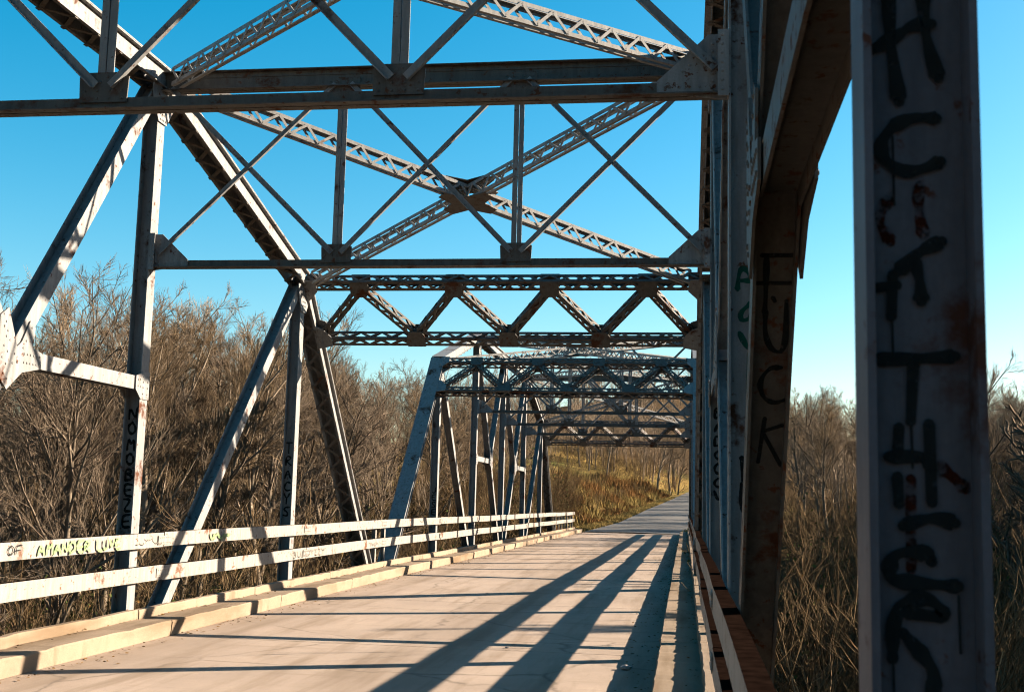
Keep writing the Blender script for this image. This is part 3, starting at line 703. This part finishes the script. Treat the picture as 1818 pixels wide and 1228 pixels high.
# ------------------------------------------------------------------ trees
def unit(a): return a/np.maximum(np.linalg.norm(a, axis=-1, keepdims=True), 1e-9)
def grow(rng, P0, D, L, npts, wig, trop):
    N = len(P0); pts = np.zeros((N, npts, 3)); pts[:, 0] = P0; d = unit(D).copy()
    for i in range(1, npts):
        d = unit(d + wig*rng.normal(size=(N, 3)) + np.array([0, 0, 1.])*trop)
        pts[:, i] = pts[:, i-1]+d*(L/(npts-1))[:, None]
    return pts
def kids(rng, pts, L, rad, k, tmin, ang, angv, lr, lrv, rr):
    N, n, _ = pts.shape
    t = tmin+(1-tmin)*(np.arange(k)[None]+rng.random((N, k)))/k
    f = t*(n-1); i = np.minimum(f.astype(int), n-2); fr = (f-i)[..., None]
    idx = np.arange(N)[:, None]
    a = pts[idx, i]; b = pts[idx, i+1]; pos = a*(1-fr)+b*fr; d = unit(b-a)
    pr = unit(np.cross(d, rng.normal(size=d.shape)))
    an = (ang+angv*rng.normal(size=t.shape))[..., None]
    nd = d*np.cos(an)+pr*np.sin(an)
    nl = L[:, None]*lr*(1.15-0.65*t)*(1+lrv*rng.normal(size=t.shape)); nr = rad[:, None]*rr*(1.1-0.5*t)
    return pos.reshape(-1, 3), nd.reshape(-1, 3), np.abs(nl).reshape(-1), nr.reshape(-1)
def tubes(pts, r0, r1, sides):
    N, n, _ = pts.shape
    tan = np.zeros_like(pts); tan[:, 1:-1] = pts[:, 2:]-pts[:, :-2]; tan[:, 0] = pts[:, 1]-pts[:, 0]; tan[:, -1] = pts[:, -1]-pts[:, -2]; tan = unit(tan)
    ref = np.where(np.abs(tan[:, :1, 2:3]) > 0.9, np.array([1., 0, 0]), np.array([0, 0, 1.]))
    a = unit(np.cross(tan, np.broadcast_to(ref, tan.shape))); b = np.cross(tan, a)
    r = r0[:, None]+(r1-r0)[:, None]*np.linspace(0, 1, n)[None]
    th = np.arange(sides)*2*np.pi/sides
    v = pts[:, :, None]+r[:, :, None, None]*(a[:, :, None]*np.cos(th)[:, None]+b[:, :, None]*np.sin(th)[:, None])
    base = (np.arange(N)[:, None, None]*n+np.arange(n-1)[None, :, None])*sides
    j = np.arange(sides)[None, None]; j2 = (j+1) % sides
    q = np.stack([base+j, base+j2, base+sides+j2, base+sides+j], -1).reshape(-1, 4)
    return v.reshape(-1, 3), q
def cat(parts):
    V = []; Q = []; o = 0
    for v, q in parts: V.append(v); Q.append(q+o); o += len(v)
    return np.concatenate(V), np.concatenate(Q)
def tree_data(seed, H, r, nl=15, nb=8, nt_=7, nf=4, spread=0.42, ang=0.75, trop=0.10, fine=0.0075, clear=0.22, dens=1.0):
    rng = np.random.default_rng(seed)
    tp = grow(rng, np.zeros((1, 3)), np.array([[rng.normal()*.06, rng.normal()*.06, 1.]]), np.array([H*0.92]), 9, 0.07, 0.05)
    tp[:, 0, 2] -= 0.4
    trunk = tubes(tp, np.array([r*1.15]), np.array([r*0.12]), 7)
    p, d, l, rr = kids(rng, tp, np.array([H]), np.array([r]), nl, clear, ang, 0.18, spread, 0.18, 0.42)
    l1 = grow(rng, p, d, l, 7, 0.08, trop); limbs = tubes(l1, rr, rr*0.25, 5); L1, R1 = l, rr
    p, d, l, rr = kids(rng, l1, L1, R1, nb, 0.18, 0.72, 0.2, 0.42, 0.22, 0.45)
    l2 = grow(rng, p, d, l, 5, 0.075, trop*0.9); rr = np.maximum(rr, fine*1.7); br = tubes(l2, rr, np.maximum(rr*0.35, fine), 4); L2, R2 = l, rr
    p, d, l, rr = kids(rng, l2, L2, R2, nt_, 0.12, 0.58, 0.2, 0.55, 0.25, 0.5)
    l3 = grow(rng, p, d, l, 4, 0.07, trop*0.9); rr = np.maximum(rr, fine*1.15); tw = tubes(l3, rr, np.full_like(rr, fine*0.7), 3); L3, R3 = l, rr
    parts = [br, tw]
    if nf:
        p, d, l, rr = kids(rng, l3, np.maximum(L3, 0.4), R3, nf, 0.1, 0.5, 0.18, 0.72, 0.25, 0.5)
        l4 = grow(rng, p, d, l, 3, 0.07, trop*0.8); parts.append(tubes(l4, np.full(len(l), fine), np.full(len(l), fine*0.4), 3))
    return cat([trunk, limbs]), cat(parts)
def shrub_data(seed, n, H, fine, nk=7, nf=4, lean=0.45, trop=0.10, r=0.016):
    rng = np.random.default_rng(seed)
    p = np.zeros((n, 3)); p[:, :2] = rng.normal(size=(n, 2))*0.35*H/4; p[:, 2] = -0.2
    d = unit(np.stack([rng.normal(size=n)*lean, rng.normal(size=n)*lean, np.ones(n)], -1)); l = H*(0.55+0.5*rng.random(n))
    l1 = grow(rng, p, d, l, 7, 0.09, trop*0.3); rr = np.full(n, r)*(0.6+0.8*rng.random(n)); a = tubes(l1, rr, np.full(n, fine), 4)
    p, d, l2, r2_ = kids(rng, l1, l, rr, nk, 0.2, 0.55, 0.2, 0.38, 0.25, 0.5)
    b1 = grow(rng, p, d, l2, 5, 0.12, trop); r2_ = np.maximum(r2_, fine); b = tubes(b1, r2_, r2_*0.5, 3)
    p, d, l3, r3 = kids(rng, b1, l2, r2_, nf, 0.15, 0.6, 0.2, 0.5, 0.25, 0.6)
    c1 = grow(rng, p, d, l3, 3, 0.14, trop); c = tubes(c1, np.full(len(l3), fine*0.8), np.full(len(l3), fine*0.4), 3)
    return a, cat([b, c]), c1[:, -1]
def far_tree(seed, H=12.5, r=0.16, fine=0.026):
    rng = np.random.default_rng(seed)
    tp = grow(rng, np.zeros((1, 3)), np.array([[rng.normal()*.05, rng.normal()*.05, 1.]]), np.array([H*0.92]), 6, 0.06, 0.05); tp[:, 0, 2] -= 0.4
    parts = [tubes(tp, np.array([r*1.1]), np.array([r*0.15]), 5)]
    p, d, l, rr_ = kids(rng, tp, np.array([H]), np.array([r]), 13, .2, .68, .18, .4, .18, .42)
    l1 = grow(rng, p, d, l, 4, 0.09, 0.16); parts.append(tubes(l1, rr_, rr_*.3, 3))
    p, d, l, r2_ = kids(rng, l1, l, rr_, 6, .15, .65, .2, .45, .2, .5)
    l2 = grow(rng, p, d, l, 3, 0.09, 0.14); r2_ = np.maximum(r2_, fine*1.2); parts.append(tubes(l2, r2_, r2_*.5, 3))
    p, d, l, r3 = kids(rng, l2, l, r2_, 3, .1, .55, .2, .65, .2, .5)
    l3 = grow(rng, p, d, l, 2, 0.08, 0.1); r3 = np.full(len(l), fine); parts.append(tubes(l3, r3, r3*.4, 3))
    return cat(parts)
def brush(seed, n=12, H=2.2):
    rng = np.random.default_rng(seed); p = np.zeros((n, 3)); p[:, :2] = rng.normal(size=(n, 2))*.3; p[:, 2] = -.15
    d = unit(np.stack([rng.normal(size=n)*.8, rng.normal(size=n)*.8, np.ones(n)], -1)); l = H*(.5+.6*rng.random(n)); r = np.full(n, .011)
    a = grow(rng, p, d, l, 5, .1, .02); parts = [tubes(a, r, r*.5, 3)]
    p, d, l, r = kids(rng, a, l, r, 5, .2, .6, .2, .45, .25, .7); b = grow(rng, p, d, l, 3, .12, .06); r = np.full(len(l), .007); parts.append(tubes(b, r, r*.6, 3))
    p, d, l, r = kids(rng, b, l, r, 2, .2, .6, .2, .6, .25, .7); b = grow(rng, p, d, l, 2, .12, .06); r = np.full(len(l), .0055); parts.append(tubes(b, r, r*.5, 3))
    return cat(parts)
def leaf_quads(rng, pos, size):
    N = len(pos); a = unit(rng.normal(size=(N, 3))); b = unit(np.cross(a, rng.normal(size=(N, 3)))); s = size*(0.6+0.8*rng.random((N, 1)))
    v = np.stack([pos, pos+a*s*.5+b*s*.35, pos+a*s, pos+a*s*.5-b*s*.35], 1).reshape(-1, 3)
    return v, np.arange(4*N).reshape(N, 4)

TALL = []
for k in range(7):
    H = [13.5, 12.0, 14.5, 11.0, 13.0, 15.0, 12.5][k]
    a, b = tree_data(100+k, H, 0.15+0.02*(k % 3), nl=[15, 17, 14, 16, 18, 15, 16][k], spread=[.40, .44, .35, .46, .42, .34, .42][k], ang=[.65, .8, .52, .82, .7, .48, .72][k], trop=[.10, .07, .14, .06, .1, .16, .08][k], fine=0.0068, nf=4, clear=[.34, .28, .42, .26, .36, .45, .3][k])
    TALL.append((quad_mesh('trunk', a[0], a[1], BARK), quad_mesh('crown', b[0], b[1], TWIG if k % 3 else TWIGG), H))
SAP = []
for k in range(5):
    a, b, tips = shrub_data(300+k, [16, 20, 14, 22, 12][k], [5.0, 4.2, 6.0, 3.6, 6.5][k], 0.0085, nk=[8, 8, 9, 7, 9][k], nf=6, lean=[.35, .5, .3, .6, .25][k], r=0.022)
    rng = np.random.default_rng(k); sel = tips[rng.random(len(tips)) < [.25, .5, .05, .6, .1][k]]
    parts = [b]; lf = leaf_quads(rng, sel, 0.07)
    SAP.append((quad_mesh('stems', a[0], a[1], STEM if k == 4 else BRUSH), quad_mesh('branches', b[0], b[1], BRUSH), quad_mesh('leaves', lf[0], lf[1], LEAFB if k != 1 else LEAFG)))

def plant_tree(k, x, y, sc, rot, label, group, dz=0.0, name='bare_tree', zs=1.0):
    t, c, H = TALL[k]
    e = empty(name, (x, y, float(ground(x, y))+dz), category='tree', label=label, group=group)
    e.rotation_euler = (0, 0, rot); e.scale = (sc, sc, sc*zs)
    link('trunk', t, e); link('crown', c, e)
def plant_shrub(k, x, y, sc, rot, label, group, zs=1.0):
    e = empty('bare_shrub', (x, y, float(ground(x, y))), category='shrub', label=label, group=group)
    e.rotation_euler = (0, 0, rot); e.scale = (sc, sc, sc*zs)
    a, b, l = SAP[k]; link('stems', a, e); link('branches', b, e); link('leaves', l, e, kind='stuff')

rr = random.Random(5)
# wood along the sunlit side
n = 0
y = 8.0
while y < 112:
    for (xa, xb) in ((-13.5, -17), (-18, -23), (-24, -32)):
        if rr.random() < 0.06: continue
        x = rr.uniform(xb, xa); yy = y+rr.uniform(-1.8, 1.8)
        if xa == -13.5 and rr.random() < 0.35: continue
        k = rr.randrange(7); H = TALL[k][2]
        top = float(np.interp(x/yy, [-2, -.75, -.6, -.5, -.39, -.3, -.25, -.2, -.1], [.16, .15, .14, .135, .142, .112, .098, .09, .08]))*yy
        want = max(5.0, 1.8+min(top*rr.uniform(.84, 1.0), 8.8)-float(ground(x, yy)))
        plant_tree(k, x, yy, want/H, rr.uniform(0, 6.28), 'bare brown tree in the dense wood behind the white railing', 'trees in the wood behind the white railing'); n += 1
    y += 2.9
for (x, yy, k) in ((-15.2, 28.5, 0), (-17.6, 34.5, 4), (-14.6, 26.2, 6), (-21, 41, 1), (-18.8, 38.5, 2), (-24.5, 47, 3), (-16.2, 31.5, 5), (-20.5, 37, 4), (-27, 51, 0)):
    want = 1.8+0.145*yy*rr.uniform(.92, 1.02)-float(ground(x, yy))
    plant_tree(k, x, yy, want/TALL[k][2], rr.uniform(0, 6.28), 'bare brown tree in the dense wood behind the white railing', 'trees in the wood behind the white railing')
for i in range(95):
    yy = rr.uniform(14, 100); x = rr.uniform(-18.5, -10.3)
    plant_shrub(rr.choice([0, 1, 2, 3, 4, 0, 2]), x, yy, rr.uniform(0.85, 1.25), rr.uniform(0, 6.28), 'tangled bare shrub at the foot of the wood behind the white railing', 'shrubs below the white railing')
# far bank, beside the grassy slope
for (x, yy, k, h) in ((-15.5, 80, 1, 9.5), (-12.6, 83, 3, 9.0), (-16.5, 88, 4, 10), (-19, 94, 0, 11), (-22, 104, 2, 11), (-12.2, 78, 6, 8), (-17, 101, 5, 10), (-26, 118, 1, 11)):
    plant_tree(k, x, yy, h/TALL[k][2], rr.uniform(0, 6.28), 'bare tree past the end of the white railing, beside the sedge bank', 'trees where the white railing ends')
for (x, yy, k) in ((-9.5, 84, 3), (-11.5, 90, 0), (-13.5, 98, 1), (-9.8, 97, 3), (-12.5, 106, 0), (-10.5, 112, 3), (-14.5, 114, 1), (-8.8, 121, 3), (-12.0, 128, 0), (-7.5, 139, 3), (-10.5, 147, 0), (-6.2, 158, 3)):
    plant_shrub(k, x, yy, rr.uniform(.5, .75), rr.uniform(0, 6.28), 'low bare shrub among the rust brown sedge past the bridge', 'shrubs in the sedge')
for i in range(9):
    yy = rr.uniform(178, 215); x = rr.uniform(-.07, -.004)*yy; k = rr.randrange(7); h = rr.uniform(8, 12)
    plant_tree(k, x, yy, h/TALL[k][2], rr.uniform(0, 6.28), 'bare tree in the grass field past the end of the bridge', 'trees in the far field')
# shaded side
for i in range(46):
    a = i/46; yy = 60+a*85+rr.uniform(-3, 3); u = rr.choice([rr.uniform(.07, .17), rr.uniform(.22, .34), rr.uniform(.1, .3)]); x = max(u*yy, 15 if yy < 75 else 9)
    top = min(0.082*yy, x/2.7 if yy < 75 else 99)+rr.uniform(-1.2, 0.6)
    g = float(ground(x, yy)); h = max(5.5, 1.8+top-g); k = rr.randrange(7)
    plant_tree(k, x, yy, h/TALL[k][2], rr.uniform(0, 6.28), 'bare tree on the bank seen past the dark sprayed posts', 'trees behind the sprayed posts')
for i in range(26):
    yy = rr.uniform(17, 62); u = rr.choice([rr.uniform(.09, .155), rr.uniform(.09, .16), rr.uniform(.24, .31)]); x = max(u*yy, 3.1)
    k = rr.choice([2, 4, 0, 2, 1, 0]); h = [5.0, 4.2, 6.0, 3.6, 6.5][k]
    g = float(ground(x, yy)); want = min(1.5+0.2*(x-3), 4.0)-g
    plant_shrub(k, x, yy, want/h*rr.uniform(.75, 1.0), rr.uniform(0, 6.28), 'pale leafless sapling thicket below the dark sprayed posts', 'saplings below the sprayed posts')

# undergrowth: one tangled mass
def scatter(variants, spots, name, label, mats):
    V = []; Q = []; o = 0; rng = np.random.default_rng(77)
    for (x, y, z, sc) in spots:
        v, q = variants[rng.integers(len(variants))]; t = rng.random()*6.283; c, s = math.cos(t), math.sin(t)
        w = v*sc; w = np.stack([w[:, 0]*c-w[:, 1]*s+x, w[:, 0]*s+w[:, 1]*c+y, w[:, 2]+z], -1); V.append(w); Q.append(q+o); o += len(v)
    return link(name, quad_mesh(name, np.concatenate(V), np.concatenate(Q), mats), None, kind='stuff', label=label)
under = []
for k in range(4):
    under.append(brush(500+k))
sp = []
for i in range(290):
    yy = rr.uniform(10, 105); x = rr.uniform(-27, -9.3); sp.append((x, yy, float(ground(x, yy)), rr.uniform(.7, 1.5)))
for i in range(70):
    yy = rr.uniform(62, 100); x = max(rr.uniform(.075, .33)*yy, 6); sp.append((x, yy, float(ground(x, yy)), rr.uniform(1.6, 2.9)))
for i in range(60):
    yy = rr.uniform(15, 80); x = max(rr.uniform(.08, .32)*yy, 2.6); sp.append((x, yy, float(ground(x, yy)), rr.uniform(.6, 1.2)))
scatter(under, sp, 'undergrowth', 'tangled brown brush covering the valley floor below the bridge', BRUSH)
rng = np.random.default_rng(3)
NF = 60000
pos = np.stack([rng.uniform(-32, -9, NF), rng.uniform(9, 105, NF), np.zeros(NF)], -1)
pos[:, 2] = ground(pos[:, 0], pos[:, 1])+np.abs(rng.normal(size=NF))*1.7*np.clip(0.5+0.5*np.sin(pos[:, 0]*.6+pos[:, 1]*.35)+0.3*np.sin(pos[:, 1]*1.3-pos[:, 0]), 0.1, 1.2)
lf = leaf_quads(rng, pos, 0.15)
link('winter_foliage', quad_mesh('winter_foliage', lf[0], lf[1], LEAFG), None, kind='stuff', label='dull green winter leaves low in the undergrowth')
# far woods on the hill: one mass
fv = []
for k in range(5):
    fv.append(far_tree(700+k))
br_ = []
for i in range(50):
    yy = rr.uniform(190, 235); x = rr.uniform(-.15, -.005)*yy; br_.append((x, yy, float(ground(x, yy)), rr.uniform(1.2, 2.6)))
for i in range(50):
    yy = rr.uniform(20, 100); x = -rr.uniform(24, 46); br_.append((x, yy, float(ground(x, yy)), rr.uniform(1.2, 2.6)))
scatter(under, br_, 'thicket', 'brown thicket between the trunks of the woods', BRUSH)
sp = []
for i in range(130):
    yy = 228+rr.random()**1.3*230; u = rr.uniform(-.19, .03) if i % 5 else rr.uniform(.06, .33); x = u*yy
    if abs(x-road_x(yy)-3) < 6: continue
    sp.append((x, yy, float(ground(x, yy))-0.2, rr.uniform(.75, 1.15)))
for i in range(45):       # unseen wood behind the camera, added to block low sky light
    yy = -rr.uniform(22, 70); x = rr.uniform(-48, 48)
    if abs(x-CXB) > 5: sp.append((x, yy, float(ground(x, yy))-0.2, rr.uniform(1.1, 1.5)))
for i in range(80):       # thick wood on the far bank, shaded side
    yy = rr.uniform(88, 190); x = rr.uniform(.075, .33)*yy+2
    sp.append((x, yy, float(ground(x, yy))-0.2, (1.8+0.083*yy*rr.uniform(.75, 1.0)-float(ground(x, yy)))/12.5))
for i in range(75):       # back rows of the wood, sunlit side
    yy = rr.uniform(16, 115); x = -rr.uniform(27, 62)
    tp_ = float(np.interp(x/yy, [-3, -.75, -.6, -.5, -.39, -.3, -.25, -.2], [.12, .135, .13, .125, .125, .1, .09, .085]))*yy
    sp.append((x, yy, float(ground(x, yy))-0.2, (1.8+min(tp_, 8.5)*rr.uniform(.75, 1.0)-float(ground(x, yy)))/12.5))
for i in range(70):       # trees closing the view past the clearing
    yy = rr.uniform(198, 245); x = rr.uniform(-.17, -.008)*yy
    sp.append((x, yy, float(ground(x, yy))-0.2, rr.uniform(.55, 1.0)))
for i in range(45):        # behind the wood edge, sunlit side
    yy = rr.uniform(50, 190); x = -rr.uniform(.2, .62)*yy-6
    sp.append((x, yy, float(ground(x, yy))-0.2, (1.8+7.2-float(ground(x, yy)))/12.5*rr.uniform(.8, 1.0)))
sp2 = []
for i in range(110):      # unseen wood added to cast shade on the bank brush
    yy = rr.uniform(10, 84); x = 11+rr.random()*34
    if x/yy > .30: sp2.append((x, yy, float(ground(x, yy))-0.2, (min(10.5, (x-1.0)/2.55-0.2)-float(ground(x, yy)))/12.5*rr.uniform(.85, 1.0)))
for i in range(95):       # taller unseen wood further out, added to deepen that shade
    yy = rr.uniform(35, 150); x = rr.uniform(26, 75)
    if x/yy > .31: sp2.append((x, yy, float(ground(x, yy))-0.2, (min(15, (x-1.0)/2.7)-float(ground(x, yy)))/12.5*rr.uniform(.85, 1.0)))
scatter([far_tree(750+k, fine=0.07) for k in range(4)], sp2, 'unseen_shade_woods', 'unseen bare woods added to shade the brush on the bank', TWIGG)  # added out of view, twigs thickened to block more sun
scatter(fv, sp, 'hillside_woods', 'bare grey-brown woods covering the distant hillside, with unseen trees added behind the camera', TWIGG)

# ------------------------------------------------------------------ grasses
def blades(rng, x, y, h, w, lean):
    N = len(x); z = ground(x, y)-0.05; w = np.broadcast_to(np.asarray(w, float), (N,))[:, None]; p = np.stack([x, y, z], -1)
    th = rng.random(N)*6.283; d = np.stack([np.cos(th), np.sin(th), np.zeros(N)], -1); l = rng.normal(size=(N, 2))*lean
    hh = h*(0.5+0.8*rng.random(N)); tip = p+np.stack([l[:, 0]*hh, l[:, 1]*hh, hh], -1); mid = (p*0.45+tip*0.55)
    mid[:, 2] += 0.06*hh
    v = np.stack([p-d*w, p+d*w, mid+d*w*.7, mid-d*w*.7, tip+d*w*.12, tip-d*w*.12], 1).reshape(-1, 3)
    b = np.arange(N)[:, None]*6
    q = np.concatenate([b+np.array([0, 1, 2, 3]), b+np.array([3, 2, 4, 5])]); return v, q
N = 62000; yy = 76+rng.random(N)**1.3*105; dl = 1.2+np.abs(rng.gamma(1.6, 3.2, N)); xx = road_x(yy)-dl
keep = (np.sin(xx*.9)+np.sin(yy*.45+xx*.3)+rng.normal(size=N)*.8 > -0.9); xx, yy, dl = xx[keep], yy[keep], dl[keep]
hv = 0.45+0.42*np.clip(np.sin(xx*.8+yy*.21)+np.sin(yy*.37-xx*.5), -1, 1.2)
b1 = blades(rng, xx, yy, hv* (0.85+0.006*(yy-76))*np.clip(dl/4, .35, 1), 0.022+0.00035*(yy-76), 0.28)
link('sedge_grass', quad_mesh('sedge_grass', b1[0], b1[1], SEDGE), None, kind='stuff', label='rust brown sedge grass on the bank left of the road')
N = 22000; yy = 75+rng.random(N)*90; dl = -0.1+np.abs(rng.normal(size=N))*1.1; xx = np.where(rng.random(N) < .75, road_x(yy)-dl, road_x(yy)+6.1+dl)
b2 = blades(rng, xx, yy, 0.25, 0.02, 0.4)
N = 30000; yy = 80+rng.random(N)*110; dl = 1.5+rng.random(N)*18; xx = road_x(yy)-dl; keep = np.sin(xx*.5+yy*.3)+rng.normal(size=N)*.7 > 0.4
b3 = blades(rng, xx[keep], yy[keep], 0.95, 0.03, 0.3)
link('field_grass', quad_mesh('field_grass', b3[0], b3[1], STRAW), None, kind='stuff', label='patches of pale dry grass among the brown sedge')
link('verge_grass', quad_mesh('verge_grass', b2[0], b2[1], STRAW), None, kind='stuff', label='straw coloured grass along the road verge')

NL = 2600; yl = rng.uniform(6, 74, NL); side_ = rng.random(NL) < .55
xl = np.where(side_, XF_L+0.02+np.abs(rng.normal(size=NL))*0.16, XF_R-0.02-np.abs(rng.normal(size=NL))*0.2)
on = rng.random(NL) < .3; xl = np.where(on, np.where(side_, XF_L-0.42+np.abs(rng.normal(size=NL))*.06, XF_R+0.42-np.abs(rng.normal(size=NL))*.06), xl)
zl = np.where(on, 0.2, 0.012)+np.where(yl > 26.5, -0.0043*(yl-26.5), 0)
lv, lq = leaf_quads(rng, np.stack([xl, yl, zl], -1), 0.045); lv = lv.reshape(-1, 4, 3); lv[:, :, 2] = zl[:, None]+(lv[:, :, 2]-zl[:, None])*0.3; lv = lv.reshape(-1, 3)
link('leaf_litter', quad_mesh('leaf_litter', lv, lq, LEAFB), None, kind='stuff', label='dead leaves and grit gathered along the curbs')
# ------------------------------------------------------------------ small things on the deck
def pebble(x, y, s, label):
    rg = random.Random(int(x*1000)); mb = MB(); V = []; F = []
    for i in range(6):
        ph = math.pi*i/5
        for j in range(8):
            th = 2*math.pi*j/8; r = s*(0.85+0.3*rg.random())
            V.append((r*1.3*math.sin(ph)*math.cos(th), r*math.sin(ph)*math.sin(th), s*0.5+r*0.55*math.cos(ph)))
    for i in range(5):
        for j in range(8): F.append((i*8+j, (i+1)*8+j, (i+1)*8+(j+1) % 8, i*8+(j+1) % 8))
    mb.add(V, F); o = mb.build('stone', STONE, None, label=label, category='stone', group='stones on the deck'); o.location = (x, y, 0.0)
pebble(-0.62, 13.05, 0.055, 'fist-sized grey stone lying in the curb shadow on the deck')
pebble(-2.12, 14.45, 0.018, 'tiny dark pebble on the sunlit deck beyond the rail shadows')
